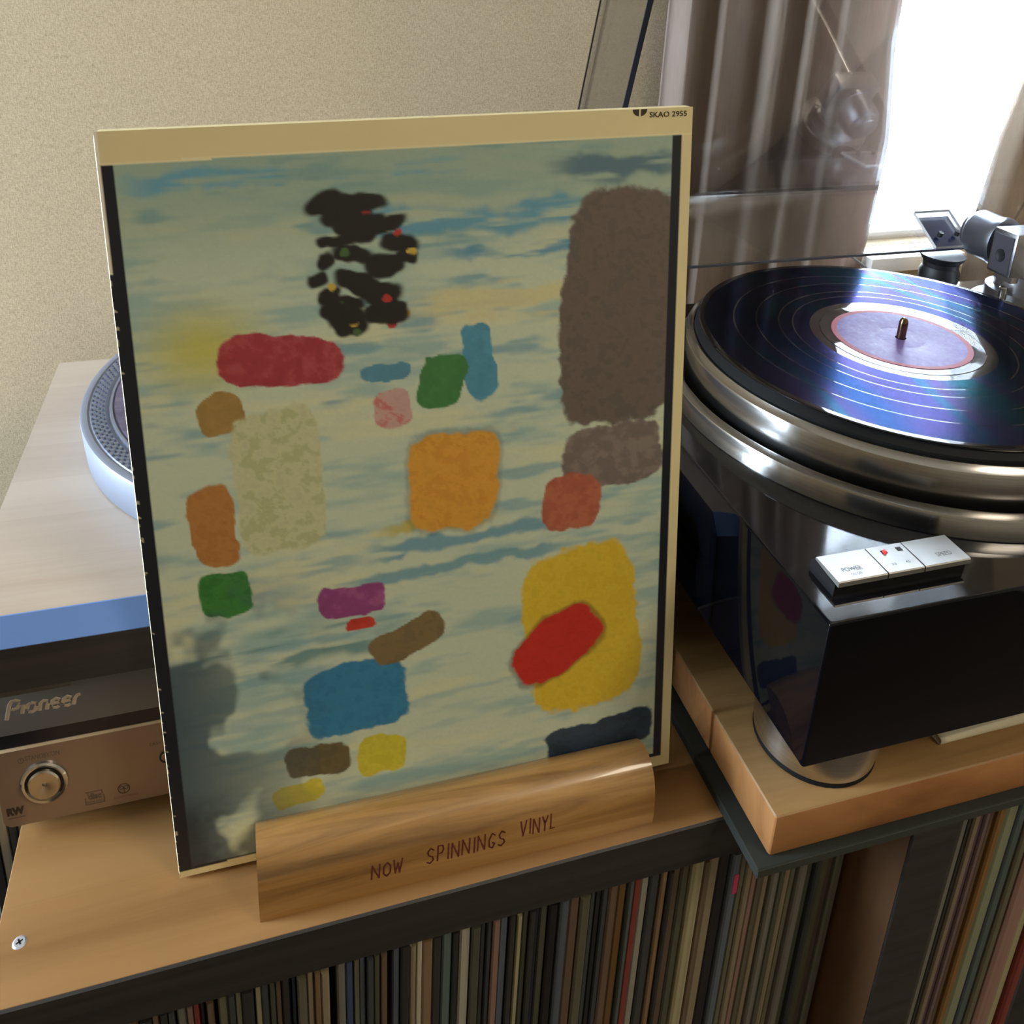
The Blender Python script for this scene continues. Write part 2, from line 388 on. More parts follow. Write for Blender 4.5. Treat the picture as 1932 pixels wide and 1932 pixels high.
# ---------------------------------------------------------------- right record rack
rack2 = thing('record_rack', 'dark record rack with brown left side panel under the wooden platform', 'rack', (54.5, -3.9, -95))
OFF = (54.5, -3.9, -95)
bm = new_bm(); box(bm, 54.5, 58.2, -3.7, 36, -95, -.0); obj('side_panel', bm, brown, rack2, OFF)
bm = new_bm(); box(bm, 54.5, 58.25, -3.9, -3.7, -95, -.0, .04, 1); obj('side_edge', bm, black_edge, rack2, OFF)['label'] = 'wide black front edge of the brown side panel'
bm = new_bm(); box(bm, 58.2, 118, -2.2, 36, -1.1, 0); obj('top_board', bm, black_edge, rack2, OFF)
bm = new_bm(); box(bm, 58.2, 118, -2.4, 36, -50, -47.6); obj('bottom_shelf', bm, black_edge, rack2, OFF)
bm = new_bm(); box(bm, 116, 118, -3.7, 36, -95, -50); box(bm, 116, 118, -2.2, 36, -47.6, -1.1); obj('side_panel', bm, black_edge, rack2, OFF)
bm = new_bm(); box(bm, 58.2, 116, 35.2, 36, -47.6, -1.1); obj('back_panel', bm, black_edge, rack2, OFF)
# ---------------------------------------------------------------- records in the racks
def sleeve_mesh():
    bm = new_bm(); w, d, h, c = .5, 31.0, 1.0, .12
    pts = [(-w+c*1.6, 0), (w-c*1.6, 0), (w, c), (w, d), (-w, d), (-w, c)]
    a = [bm.verts.new((x, y, 0)) for x, y in pts]; b = [bm.verts.new((x, y, h)) for x, y in pts]
    for i in range(6): bm.faces.new((a[i], a[(i+1) % 6], b[(i+1) % 6], b[i]))
    bm.faces.new(a[::-1]); bm.faces.new(b); bmesh.ops.recalc_face_normals(bm, faces=bm.faces[:])
    for v in bm.verts: v.co = v.co*S
    me = bpy.data.meshes.new('record_sleeve'); bm.to_mesh(me); bm.free(); me.materials.append(spine); return me
SM = sleeve_mesh()
def ordinal(n):
    return f"{n}{'th' if 10 <= n % 100 <= 20 else {1:'st',2:'nd',3:'rd'}.get(n % 10,'th')}"
PAL = dict(slate=(70, 74, 78), charcoal=(52, 52, 52), black=(26, 26, 30), navy=(30, 34, 58), blue=(62, 80, 118), teal=(96, 112, 112),
           olive=(112, 110, 88), moss=(84, 86, 70), cream=(186, 178, 140), ivory=(198, 190, 166), beige=(158, 144, 118), tan=(152, 124, 92),
           ochre=(138, 102, 52), rose=(146, 116, 104), red=(150, 62, 52), grey=(122, 120, 112), brown=(112, 92, 72), sage=(140, 146, 118),
           mauve=(128, 106, 106), plum=(98, 70, 84), pale=(178, 176, 160), steel=(98, 108, 122), pink=(176, 138, 126))
def record(x0, x1, y, ztop, zbot, cname, label, group, lean=0):
    o = bpy.data.objects.new('record_sleeve', SM); COL.objects.link(o)
    zbot += .03; o.location = ((x0+x1)/2*S, y*S, zbot*S); o.scale = (x1-x0, 1, ztop-zbot); o.rotation_euler = (0, lean, 0)
    j = RNG.uniform(.9, 1.1); c = L(*[min(255, v*j*.86) for v in PAL[cname]]); o.color = c
    return tag(o, label, 'record', group)
# spine boundaries along the top edge: (left px-like position converted to cm offline) as (x0, x1, colour)
LEFT = """1.95 2.43 olive;2.43 2.91 slate;2.91 3.39 beige;3.39 3.87 charcoal;3.87 4.35 tan;4.35 4.83 steel;4.83 5.31 grey;5.31 5.79 black;5.79 6.27 cream;6.27 6.75 moss;6.75 7.23 brown;7.3 7.93 charcoal;7.93 8.32 brown;8.35 8.74 charcoal;8.74 9.1 slate;9.21 9.75 grey;9.75 10.09 rose;10.09 10.49 red;10.51 10.69 black;10.8 11.2 brown;11.43 12.01 olive;12.01 12.38 slate;12.38 12.73 olive;12.73 13.41 charcoal;13.47 13.82 cream;13.82 14.29 slate;14.29 14.62 moss;14.62 14.95 brown;14.98 15.52 charcoal;15.55 15.79 navy;15.85 16.42 olive;16.42 16.85 beige;16.85 17.22 tan;17.22 17.74 beige;18.17 18.7 grey;18.7 19.13 blue;19.17 19.51 olive;19.51 19.92 steel;19.95 20.36 slate;20.36 20.74 moss;20.77 21.19 brown;21.51 21.96 steel;21.99 22.57 charcoal;22.57 22.99 beige;22.99 23.35 ivory;23.35 24.01 tan;24.01 24.57 charcoal;24.6 25.23 teal;25.26 25.66 charcoal;25.7 26.37 pale;26.44 27.04 moss;27.04 27.42 charcoal;27.42 27.76 slate;27.79 28.27 rose;28.31 28.89 steel;28.93 29.38 charcoal;29.41 29.76 cream;29.79 30.21 moss;30.21 30.63 charcoal;30.67 30.95 navy;30.99 31.55 moss;31.55 32.23 black;32.23 32.84 steel;32.84 33.56 brown;33.59 34.32 olive;34.36 34.76 slate;34.79 35.23 black;35.23 35.68 slate;35.68 36.34 brown;36.38 37.05 ochre;37.09 37.43 teal;37.43 37.99 red;37.99 38.6 pale;38.64 39.36 slate;39.44 39.9 tan;39.9 40.24 charcoal;40.28 40.9 brown;40.9 41.56 moss;41.6 42.47 cream;42.51 42.86 brown;42.86 43.65 beige;43.65 44.61 black;44.66 45.3 steel;45.34 45.87 olive;45.87 46.44 beige;46.44 46.97 rose;46.97 47.51 olive;47.51 48.09 beige;48.09 48.71 grey;48.71 49.21 moss;49.21 49.8 beige;49.8 50.35 olive;50.35 51.03 grey;51.03 51.71 moss;51.71 52.14 slate;52.14 52.79 olive;52.79 53.4 mauve;53.4 54.05 grey"""
RIGHT = """61.03 61.48 pale;61.48 61.80 charcoal;61.80 62.39 grey;62.39 62.75 charcoal;62.75 63.39 beige;63.39 63.85 plum;63.85 64.36 mauve;64.36 64.83 brown;64.83 65.52 ochre;65.52 66.65 sage;66.65 67.22 navy;67.22 68.08 teal;68.08 68.80 olive;68.80 70.49 pink;70.49 71.47 cream;71.47 72.46 red;72.46 73.21 slate"""

rows = [r.split() for r in LEFT.split(';')]
for i, (a, b, c) in enumerate(rows):
    a, b = float(a), float(b); k = len(rows)-i
    r = record(a+.015, b-.015, .5+RNG.uniform(-.12, .35), -4.2-RNG.uniform(0, .45), -47.6, c,
               f'{c} record sleeve, {ordinal(k)} leftward from the brown side panel in the left rack', 'records in the left rack')
    if k == 16:
        st = new_bm(); box(st, a+.25, b-.03, .49, .53, -8.2, -6.4)
        y0 = r.location.y/S
        for v in st.verts: v.co.y += y0-.52
        so = obj('sticker', st, mat('pink_sticker', L(190, 60, 100), .5)); so.parent = r; so.matrix_parent_inverse = r.matrix_basis.inverted()
        so['label'] = 'pink sticker on the spine'
rows = [r.split() for r in RIGHT.split(';')]
for i, (a, b, c) in enumerate(rows):
    record(float(a)-.65+.02, float(b)-.65-.02, -2.0+RNG.uniform(-.1, .3), -1.75-RNG.uniform(0, .3), -47.6, c,
           f'{c} record sleeve, {ordinal(i+1)} rightward from the wide black edge in the right rack', 'records in the right rack')
fl = [(-2.6, -2.0, 'charcoal'), (-1.95, -1.45, 'pale'), (-1.4, -.95, 'slate'), (-.9, -.55, 'pale'), (-.5, -.1, 'steel')]
low = thing('record_rack', 'low black rack holding pale records beyond the left edge of the beech top', 'rack', (-20, 11.5, -95))
bm = new_bm(); box(bm, -20, -.02, 11.5, 40, -44, -42); box(bm, -20, -18.5, 11.5, 40, -95, -44); box(bm, -1.5, -.02, 11.5, 40, -95, -44); obj('shelf', bm, black_edge, low, (-20, 11.5, -95))
for i, (a, b, c) in enumerate(fl):
    record(a, b, 12+.2*i, .7-.1*(i % 2), -42, c, f'{c} record sleeve, {ordinal(len(fl)-i)} leftward from the left edge of the beech top', 'records beyond the left edge of the rack')

# ---------------------------------------------------------------- disc player under the left turntable
P0 = (-.7, 9.73, 0); PY = 9.73
pl = thing('disc_player', 'champagne and grey disc player with round power knob under the left turntable', 'disc player', P0)
bm = new_bm(); box(bm, -.5, 42.0, PY+.5, 39, 1.0, 11.5, .1, 1); obj('body', bm, player_grey, pl, P0)
bm = new_bm(); box(bm, -.45, 42.0, PY+.15, PY+.6, 7.0, 8.2); obj('recess', bm, navy_gap, pl, P0)['label'] = 'dark recessed strip between the two fascias'
bm = new_bm(); box(bm, -.6, 42.1, PY, PY+.5, 8.15, 11.5, .06, 2); up = obj('upper_fascia', bm, player_grey, pl, P0); up['label'] = 'dark grey upper fascia'
bm = new_bm(); box(bm, -.3, 4.1, PY-.04, PY+.1, 11.02, 11.5, .03, 1); obj('badge_plate', bm, player_grey, up, P0)
PGL = {'P': ([[(.05, -.25), (.12, .25), (.2, .75), (.34, .98), (.62, 1), (.86, .92), (.9, .68), (.78, .46), (.5, .40), (.36, .44)]], 1.02), 'i': ([[(.1, .02), (.16, .62)]], .38),
       'o': ([[(.3, .64), (.1, .55), (.05, .3), (.14, .06), (.4, .0), (.62, .1), (.68, .36), (.58, .58), (.3, .64)]], .86), 'n': ([[(.06, .0), (.12, .5), (.3, .64), (.56, .6), (.62, .4), (.58, .0)]], .82),
       'e': ([[(.1, .33), (.62, .36), (.6, .56), (.38, .65), (.14, .54), (.06, .28), (.2, .05), (.46, .0), (.62, .08)]], .80), 'r': ([[(.06, .0), (.12, .42), (.26, .60), (.5, .64)]], .6)}
bm = new_bm(); tot = sum(PGL[c][1] for c in 'Pioneer'); px = .5
for c in 'Pioneer':
    st, wdt = PGL[c]; k = 4.0/tot
    for line in st:
        tube(bm, [(px+(x+.2*y)*k, 0, y*1.05) for x, y in line], .115, 8)
    px += wdt*k
for v in bm.verts: v.co = Vector((v.co.x, PY-.02+v.co.y*.3, 9.62+v.co.z))
obj('logo', bm, logo_m, up, P0)['label'] = 'silver raised maker lettering'
# champagne panel with a rolled top edge and rounded lower left corner
bm = new_bm()
pts = []
x0, x1, z0, z1 = -.62, 42.1, 1.05, 7.05
for k in range(7):
    a = math.pi+k/6*math.pi/2; pts.append((x0+.55+.55*math.cos(a), z0+.6+.6*math.sin(a)))
pts += [(x1, z0), (x1, z1-.12), (x0, z1-.12)]
f0 = [bm.verts.new((x, PY, z)) for x, z in pts]; f1 = [bm.verts.new((x, PY+.45, z)) for x, z in pts]
for i in range(len(pts)): bm.faces.new((f0[i], f0[(i+1) % len(pts)], f1[(i+1) % len(pts)], f1[i]))
bm.faces.new(f0); bm.faces.new(f1[::-1])
fas = obj('lower_fascia', bm, champagne, pl, P0); fas['label'] = 'champagne metal lower fascia'
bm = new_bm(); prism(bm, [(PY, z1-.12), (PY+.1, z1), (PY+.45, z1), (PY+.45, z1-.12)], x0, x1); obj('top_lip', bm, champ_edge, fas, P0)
kc = (1.93, 4.14); KZ = 1.24
bm = lathe(new_bm(), [(1.0, 0), (1.08, -.18), (1.2, -.22), (1.3, -.14), (1.34, 0)][::-1], n=64, sz=KZ, axis='Y', c3=(kc[0], PY, kc[1]))
kn = obj('power_knob', bm, chrome, pl, P0); kn['label'] = 'chrome ring power knob'
obj('knob_gap', lathe(new_bm(), [(1.01, -.02), (.84, -.02)], n=48, sz=KZ, axis='Y', c3=(kc[0], PY, kc[1])), matte_black, kn, P0)
bm = lathe(new_bm(), [(.9, 0), (.9, -.24), (.82, -.32), (.12, -.2), (.1, -.1), (0, -.1)], n=48, sz=KZ, axis='Y', c3=(kc[0], PY, kc[1]))
obj('knob_cap', bm, mat('knob_cap_metal', L(190, 186, 178), .2, 1.0, Anisotropic=.8), kn, P0)
bm = lathe(new_bm(), [(.36, -.01), (.36, -.06), (.27, -.06), (.27, -.01)], n=32, sz=KZ, axis='Y', c3=(8.78, PY, 4.15)); bt = obj('small_button', bm, matte_black, pl, P0)
bm = lathe(new_bm(), [(.27, -.02), (.2, -.1), (0, -.1)], n=32, sz=KZ, axis='Y', c3=(8.78, PY, 4.15)); obj('button_cap', bm, champagne, bt, P0)
def label_on(par, s, x0, x1, z0, z1, m, y, bold=0, shear=0, nm='lettering', o0=P0):
    return obj(nm, stand_up(fit_bm(text_bm(s, 1, bold, shear), x0, x1, z0, z1), y), m, par, o0)
label_on(fas, 'STANDBY/ON', 1.1, 2.95, 6.02, 6.38, ink2, PY-.012)
bm = new_bm(); lathe(bm, [(.17, -.012), (.13, -.012)], n=20, sz=1.2, axis='Y', c3=(.85, PY, 6.12)); box(bm, .83, .87, PY-.014, PY-.006, 6.1, 6.36); obj('standby_symbol', bm, ink2, fas, P0)
label_on(fas, 'RW', -.36, .62, 1.98, 2.62, ink, PY-.012, .075)
bm = new_bm(); box(bm, -.36, .62, PY-.012, PY, 1.74, 1.80); obj('underline', bm, ink2, fas, P0)
label_on(fas, 'EASY SETUP', 7.95, 9.6, 5.25, 5.5, ink2, PY-.012)
# disc emblem: outlined plaque with letter bars; disc-in-circle emblem with two branches
bm = new_bm(); cx, cz = 4.5, 2.05
box(bm, cx-.48, cx+.48, PY-.012, PY, cz+.46, cz+.52); box(bm, cx-.38, cx-.32, PY-.012, PY, cz+.2, cz+.5); box(bm, cx+.42, cx+.48, PY-.012, PY, cz+.2, cz+.5)
box(bm, cx-.56, cx+.56, PY-.012, PY, cz-.52, cz-.46); box(bm, cx-.56, cx-.50, PY-.012, PY, cz-.5, cz+.05); box(bm, cx+.50, cx+.56, PY-.012, PY, cz-.5, cz+.1)
obj('emblem_outline', bm, ink2, fas, P0)
label_on(fas, 'disc', cx-.36, cx+.4, cz-.12, cz+.4, ink2, PY-.012, .05)
label_on(fas, 'DIGITAL AUDIO', cx-.46, cx+.46, cz-.4, cz-.22, ink2, PY-.012, .02)
bm = new_bm(); lathe(bm, [(.36, -.012), (.30, -.012)], n=32, sz=1.15, axis='Y', c3=(6.2, PY, 2.28)); box(bm, 6.18, 6.22, PY-.012, PY, 1.95, 2.35)
for s_ in (-1, 1): lathe(bm, [(.13, -.012), (.09, -.012)], n=16, sz=1.2, axis='Y', c3=(6.2+.13*s_, PY, 2.36))
obj('round_emblem', bm, ink, fas, P0)
label_on(fas, 'AUDIO / VIDEO', 5.55, 6.95, 1.55, 1.72, ink2, PY-.012)
for x, y in ((3.9, 12.3), (38, 12.3), (3.9, 35), (38, 35)):
    obj('foot', lathe(new_bm(), [(0, 0), (1.2, 0), (1.3, .2), (1.3, 1.05), (0, 1.05)], (x, y), 32), rubber, pl, P0)

# ---------------------------------------------------------------- left turntable (beech plinth, cast platter)
T0 = (-.95, 9.12, 11.5); rt = math.radians(-.834)
tt1 = thing('turntable', 'turntable with pale beech plinth and studded silver platter, on the disc player behind the album', 'turntable', T0, rt)
def loc1(x, y):
    dx, dy = x-T0[0], y-T0[1]; return dx*math.cos(rt)+dy*math.sin(rt), -dx*math.sin(rt)+dy*math.cos(rt)
Z1 = 17.26-11.5; zb = 1.25
bm = new_bm(); box(bm, 0, 42.6, 0, 30.3, zb, Z1); obj('plinth', bm, beech2, tt1)
bm = new_bm(); prism(bm, [(0, Z1), (-.06, Z1-.02), (-.92, Z1-1.45), (-.92, Z1-1.5), (0, Z1-1.5)], 0, 42.6); obj('bevelled_edge', bm, blue_sheen, tt1)['label'] = 'glossy bevelled front edging with blue daylight sheen painted into its colour'
bm = new_bm(); prism(bm, [(0, Z1-1.5), (-.92, Z1-1.5), (-.9, zb+.05), (-.85, zb), (0, zb)], 0, 42.6); obj('front_panel', bm, dark_front, tt1)['label'] = 'dark brown-black front panel'
for x, y in ((4, 4), (38.5, 4), (4, 26), (38.5, 26)):
    obj('foot', lathe(new_bm(), [(0, 0), (2, 0), (2.1, .2), (2.1, zb), (0, zb)], (x, y), 32), rubber, tt1)
pc = loc1(19.89, 27.03); PZ = 20.28-11.5
bm = lathe(new_bm(), [(0, Z1), (16.35, Z1), (16.5, Z1+.1), (16.66, PZ-.25), (16.62, PZ-.06), (16.5, PZ), (16.16, PZ), (16.1, PZ-.09), (16.02, PZ-.09), (15.95, PZ), (15.0, PZ+.0), (14.8, PZ-.18), (14.72, PZ-.18), (14.66, PZ+.08), (14.5, PZ+.08), (14.4, PZ-.1), (0, PZ-.1)], pc, 160)
pt = obj('platter', bm, plat_pale, tt1); pt['label'] = 'pale silver platter with a studded rim'
bm = new_bm(); nd = 150
for row, rr in enumerate((15.86, 15.6, 15.36, 15.12)):
    for k in range(nd):
        a = 2*math.pi*(k+.5*(row % 2))/nd; x, y = pc[0]+rr*math.cos(a), pc[1]+rr*math.sin(a)
        c_ = [bm.verts.new((x+.115*math.cos(q), y+.115*math.sin(q), PZ-.01)) for q in (0, 1.26, 2.51, 3.77, 5.03)]
        t_ = [bm.verts.new((x+.07*math.cos(q), y+.07*math.sin(q), PZ+.13)) for q in (0, 1.26, 2.51, 3.77, 5.03)]
        for i in range(5): bm.faces.new((c_[i], c_[(i+1) % 5], t_[(i+1) % 5], t_[i]))
        bm.faces.new(t_)
sd = obj('strobe_studs', bm, mat('stud_metal', L(112, 120, 140), .4, .6), pt); sd['kind'] = 'stuff'; sd['label'] = 'rows of small raised studs around the platter rim'
obj('platter_mat', lathe(new_bm(), [(14.35, PZ-.1), (14.35, PZ+.12), (0, PZ+.12)], pc, 96), slip, tt1)['label'] = 'scuffed lilac-grey platter mat'
obj('spindle', lathe(new_bm(), [(.35, PZ), (.35, PZ+1.7), (.2, PZ+2), (0, PZ+2)], pc, 20), chrome, tt1)

# ---------------------------------------------------------------- album in its stand
AY, AL, AR = (math.radians(v) for v in (-1.797, 6.007, 1.564))
AW, AH, AT = 31.366, 44.241, .55
dx = Vector((math.cos(AY), math.sin(AY), 0)); nn = Vector((-math.sin(AY), math.cos(AY), 0)); dz = math.sin(AL)*nn+math.cos(AL)*Vector((0, 0, 1))
dx, dz = math.cos(AR)*dx+math.sin(AR)*dz, math.cos(AR)*dz-math.sin(AR)*dx
dy = dz.cross(dx)
A0 = Vector((9.539, 4.703, .15))
MA = Matrix((dx, dy, dz)).transposed()
alb = thing('album_sleeve', 'worn square record album with a colourful abstract painted cover, propped in the wooden display stand', 'album', A0, mat3=MA)
def rrect(w, h, r, n=5):
    p = []
    for cx, cz, a0 in ((w-r, r, -90), (w-r, h-r, 0), (r, h-r, 90), (r, r, 180)):
        for k in range(n+1):
            a = math.radians(a0+90*k/n); p.append((cx+r*math.cos(a), cz+r*math.sin(a)))
    return p
bm = new_bm(); ring = []
P = rrect(AW, AH, .35)
for y, ins in ((.0, .05), (.08, 0), (AT-.08, 0), (AT, .05)):
    ring.append([bm.verts.new((x+(ins if x < AW/2 else -ins), y, z+(ins if z < AH/2 else -ins))) for x, z in P])
for a, b in zip(ring, ring[1:]):
    for i in range(len(P)): bm.faces.new((a[i], a[(i+1) % len(P)], b[(i+1) % len(P)], b[i]))
bm.faces.new(ring[0]); bm.faces.new(ring[-1][::-1])
obj('sleeve_card', bm, card_white, alb)['label'] = 'cream card body of the album'
# printed front: an abstract painting, colour stored per vertex on a fine grid
def vnoise(nu, nv, fu, fv, seed):
    r = np.random.default_rng(seed); g = r.random((fv+2, fu+2))
    u = np.linspace(0, fu, nu); v = np.linspace(0, fv, nv); iu = u.astype(int); iv = v.astype(int)
    tu = u-iu; tv = v-iv; tu = tu*tu*(3-2*tu); tv = tv*tv*(3-2*tv)
    a = g[np.ix_(iv, iu)]*(1-tu)+g[np.ix_(iv, iu+1)]*tu; b = g[np.ix_(iv+1, iu)]*(1-tu)+g[np.ix_(iv+1, iu+1)]*tu
    return a*(1-tv)[:, None]+b*tv[:, None]
def paint(nu, nv):
    u = np.linspace(0, 1, nu)[None, :].repeat(nv, 0); v = np.linspace(0, 1, nv)[:, None].repeat(nu, 1)
    fb = lambda fu, fv, s: .5*vnoise(nu, nv, fu, fv, s)+.3*vnoise(nu, nv, fu*2, fv*2, s+1)+.2*vnoise(nu, nv, fu*5, fv*5, s+2)
    rgb = lambda *c: np.array(L(*c)[:3])
    def over(img, c, a): return img*(1-a[..., None])+np.asarray(c)*a[..., None]
    sm = lambda e0, e1, x: np.clip((x-e0)/(e1-e0), 0, 1)**2*(3-2*np.clip((x-e0)/(e1-e0), 0, 1))
    wob = (fb(14, 20, 50)-.5)*.022; wob2 = (fb(14, 20, 60)-.5)*.022
    brush = fb(60, 90, 70)
    img = np.ones((nv, nu, 3))*rgb(202, 214, 190)
    st = fb(5, 36, 1); st2 = fb(4, 28, 11); st3 = fb(6, 40, 21)
    img = over(img, rgb(160, 190, 184), sm(.46, .75, st)*.9)
    img = over(img, rgb(216, 218, 182), sm(.55, .75, st2)*.8)
    img = over(img, rgb(118, 164, 180), sm(.58, .78, st3)*(.75*(1-v)+.25))
    img = over(img, rgb(138, 166, 154), sm(.22, .05, v)*.7)
    img = over(img, rgb(204, 196, 92), sm(.15, 0, np.hypot((u-.13)*1, (v-.26)*1.8))*.9*sm(.3, .6, brush+.25))
    def band(c, u0, u1, v0, h, s, k=.9):
        nonlocal img
        m = sm(h, h*.4, abs(v-v0-wob*1.5))*sm(u0-.05, u0+.04, u)*sm(u1+.05, u1-.04, u)*sm(.35, .55, fb(6, 60, s)); img = over(img, rgb(*c), m*k)
    band((96, 158, 186), .40, .82, .125, .022, 101); band((104, 164, 190), .05, .55, .06, .016, 102); band((92, 150, 180), .55, .80, .17, .012, 103)
    band((214, 208, 160), .5, .8, .235, .03, 104); band((112, 160, 180), .4, .75, .56, .014, 105); band((200, 184, 90), .42, .6, .53, .012, 106)
    band((110, 150, 150), .05, .4, .68, .03, 107); band((120, 164, 178), .35, .75, .60, .012, 108); band((84, 116, 136), .75, .97, .07, .02, 109)
    def blob(c, cu, cv, ru, rv, ang=0, p=2.0, c2=None, edge=.06, dark=.0):
        """rounded brushed patch of paint"""
        nonlocal img
        a = math.radians(ang); x = (u-cu+wob); y = (v-cv+wob2)*AH/AW
        X = (x*math.cos(a)+y*math.sin(a))/ru; Y = (-x*math.sin(a)+y*math.cos(a))/(rv*AH/AW)
        d = (abs(X)**p+abs(Y)**p)**(1/p)+(brush-.5)*.10
        if dark: img = over(img, rgb(60, 50, 40), sm(1.04+edge, 1.0, d)*dark)
        m = sm(1, 1-edge, d); col = rgb(*c)[None, None]*(1+(brush-.5)[..., None]*.35)
        if c2 is not None: col = col*(1-sm(.45, .65, brush)[..., None]*.7)+rgb(*c2)*(sm(.45, .65, brush)[..., None]*.7)
        img = over(img, col, m)
    # right: large soft grey-brown block, below it yellow, red and slate blocks
    blob((112, 100, 92), .865, .265, .115, .165, 3, 5, (94, 86, 80)); blob((124, 112, 106), .86, .47, .105, .045, -4, 5, (140, 128, 118))
    blob((176, 98, 76), .775, .535, .06, .045, 8, 3, (188, 112, 84))
    blob((226, 194, 58), .80, .735, .125, .135, -6, 4, (214, 178, 48))
    blob((206, 52, 40), .745, .755, .10, .045, -34, 3, (190, 44, 34), dark=.5)
    blob((44, 66, 88), .84, .925, .12, .034, -4, 5, (34, 46, 60))
    # centre: amber and teal blocks, small green and pink ones
    blob((224, 164, 64), .545, .475, .085, .07, 4, 5, (206, 144, 52), dark=.3)
    blob((84, 150, 178), .60, .315, .03, .055, -7, 4); blob((70, 130, 74), .53, .335, .045, .036, 12, 4); blob((206, 168, 160), .435, .365, .035, .028, 0, 3, (196, 90, 90))
    blob((92, 146, 172), .43, .31, .045, .014, 0, 3)
    # left: cluster of level dark dabs with coloured flecks, crimson bar, pale and tan blocks
    rr = np.random.default_rng(33)
    for k in range(44):
        cu, cv = .395+rr.uniform(-1, 1)*.085, .175+rr.uniform(-1, 1)*.085
        blob((36, 34, 33), cu, cv, .02+rr.random()*.024, .008+rr.random()*.008, rr.uniform(-14, 14), 3, edge=.35)
        if k % 3 == 0: blob([(180, 56, 50), (70, 104, 60), (206, 178, 80)][k // 3 % 3], cu+.02, cv+.012, .008, .006, 0, 2, edge=.3)
    blob((168, 60, 70), .25, .285, .11, .03, 6, 4, (182, 84, 88)); blob((166, 134, 76), .145, .345, .04, .026, -10, 4)
    blob((206, 208, 168), .235, .445, .075, .10, -3, 6, (172, 178, 126))
    blob((188, 130, 70), .12, .49, .04, .055, -4, 4, (170, 112, 58)); blob((66, 134, 62), .125, .585, .045, .034, -6, 4, (50, 112, 50))
    # lower centre: plum bar, blue block, olive band, yellow patch; lower left: ragged slate patch
    blob((150, 72, 130), .35, .625, .06, .026, 3, 4, (168, 92, 140)); blob((196, 64, 50), .36, .665, .03, .010, 0, 3)
    blob((62, 136, 176), .345, .775, .10, .055, -3, 5, (52, 118, 160)); blob((134, 114, 78), .45, .70, .075, .026, -20, 4, (112, 98, 70)); blob((110, 98, 66), .27, .862, .06, .028, 6, 4, (92, 84, 58))
    blob((214, 202, 66), .39, .875, .05, .034, 8, 4, (196, 184, 54)); blob((206, 196, 70), .225, .912, .05, .018, -8, 4)
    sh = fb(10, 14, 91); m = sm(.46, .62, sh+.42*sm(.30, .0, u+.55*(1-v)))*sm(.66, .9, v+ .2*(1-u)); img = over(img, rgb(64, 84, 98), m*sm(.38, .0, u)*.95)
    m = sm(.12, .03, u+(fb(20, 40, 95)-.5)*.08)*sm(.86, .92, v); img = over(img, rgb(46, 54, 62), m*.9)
    img = img*(1+(fb(220, 320, 97)-.5)[..., None]*.10)
    # margins: cream band on top, dark side strips, pale right and bottom borders
    cream = rgb(228, 214, 166)*(1+(fb(12, 16, 111)-.5)[..., None]*.06)
    blackc = rgb(24, 28, 38); top = .0365-.0015*u
    img = np.where((u < .0215)[..., None], blackc*np.ones_like(img), img)
    img = np.where(((u > .9635) & (u < .9815))[..., None], blackc*np.ones_like(img), img)
    img = np.where((v > .9875-.012*u)[..., None], blackc*np.ones_like(img), img)
    img = np.where(((u > .9815) | (v > .990-.0075*u) | (v < top))[..., None], cream, img)
    img = np.where(((v < top) & (v > top-.0022))[..., None], rgb(238, 226, 184), img)
    flk = ((u < .0045) & (vnoise(nu, nv, nu//2, 200, 131) > .78) & (v > .1)); img = np.where(flk[..., None], rgb(196, 184, 160), img)
    img = np.where(((u < .004) & (v < .16))[..., None], rgb(244, 236, 220), img)  # window-lit white rim of the upper left edge, painted into the print
    return np.clip(img, 0, 1)
NU, NV = 330, 470
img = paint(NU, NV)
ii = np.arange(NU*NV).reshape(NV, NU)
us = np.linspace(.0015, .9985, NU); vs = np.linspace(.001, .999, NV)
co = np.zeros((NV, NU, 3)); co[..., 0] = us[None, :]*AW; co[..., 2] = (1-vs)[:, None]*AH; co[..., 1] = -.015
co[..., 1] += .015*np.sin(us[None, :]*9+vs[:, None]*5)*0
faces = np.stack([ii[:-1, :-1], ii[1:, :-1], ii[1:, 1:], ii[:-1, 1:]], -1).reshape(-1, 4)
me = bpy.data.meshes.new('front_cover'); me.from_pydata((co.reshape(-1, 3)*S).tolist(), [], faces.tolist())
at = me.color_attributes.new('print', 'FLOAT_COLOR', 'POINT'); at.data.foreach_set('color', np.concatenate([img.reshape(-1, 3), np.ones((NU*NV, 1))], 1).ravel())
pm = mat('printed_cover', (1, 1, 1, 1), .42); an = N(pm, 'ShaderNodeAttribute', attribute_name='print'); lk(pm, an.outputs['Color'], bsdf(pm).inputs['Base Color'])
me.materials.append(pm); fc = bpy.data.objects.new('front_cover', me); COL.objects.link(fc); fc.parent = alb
fc['label'] = 'printed front with abstract patches of paint, cream top band and black side strips'
def on_cover(s, u0, u1, v0, v1, nm):
    return obj(nm, stand_up(fit_bm(text_bm(s, 1, .02), u0*AW, u1*AW, (1-v1)*AH, (1-v0)*AH), -.03), ink, alb)
on_cover('SKAO 2955', .9146, .9869, .0055, .0125, 'catalogue_number')['label'] = 'black printed catalogue number SKAO 2955'
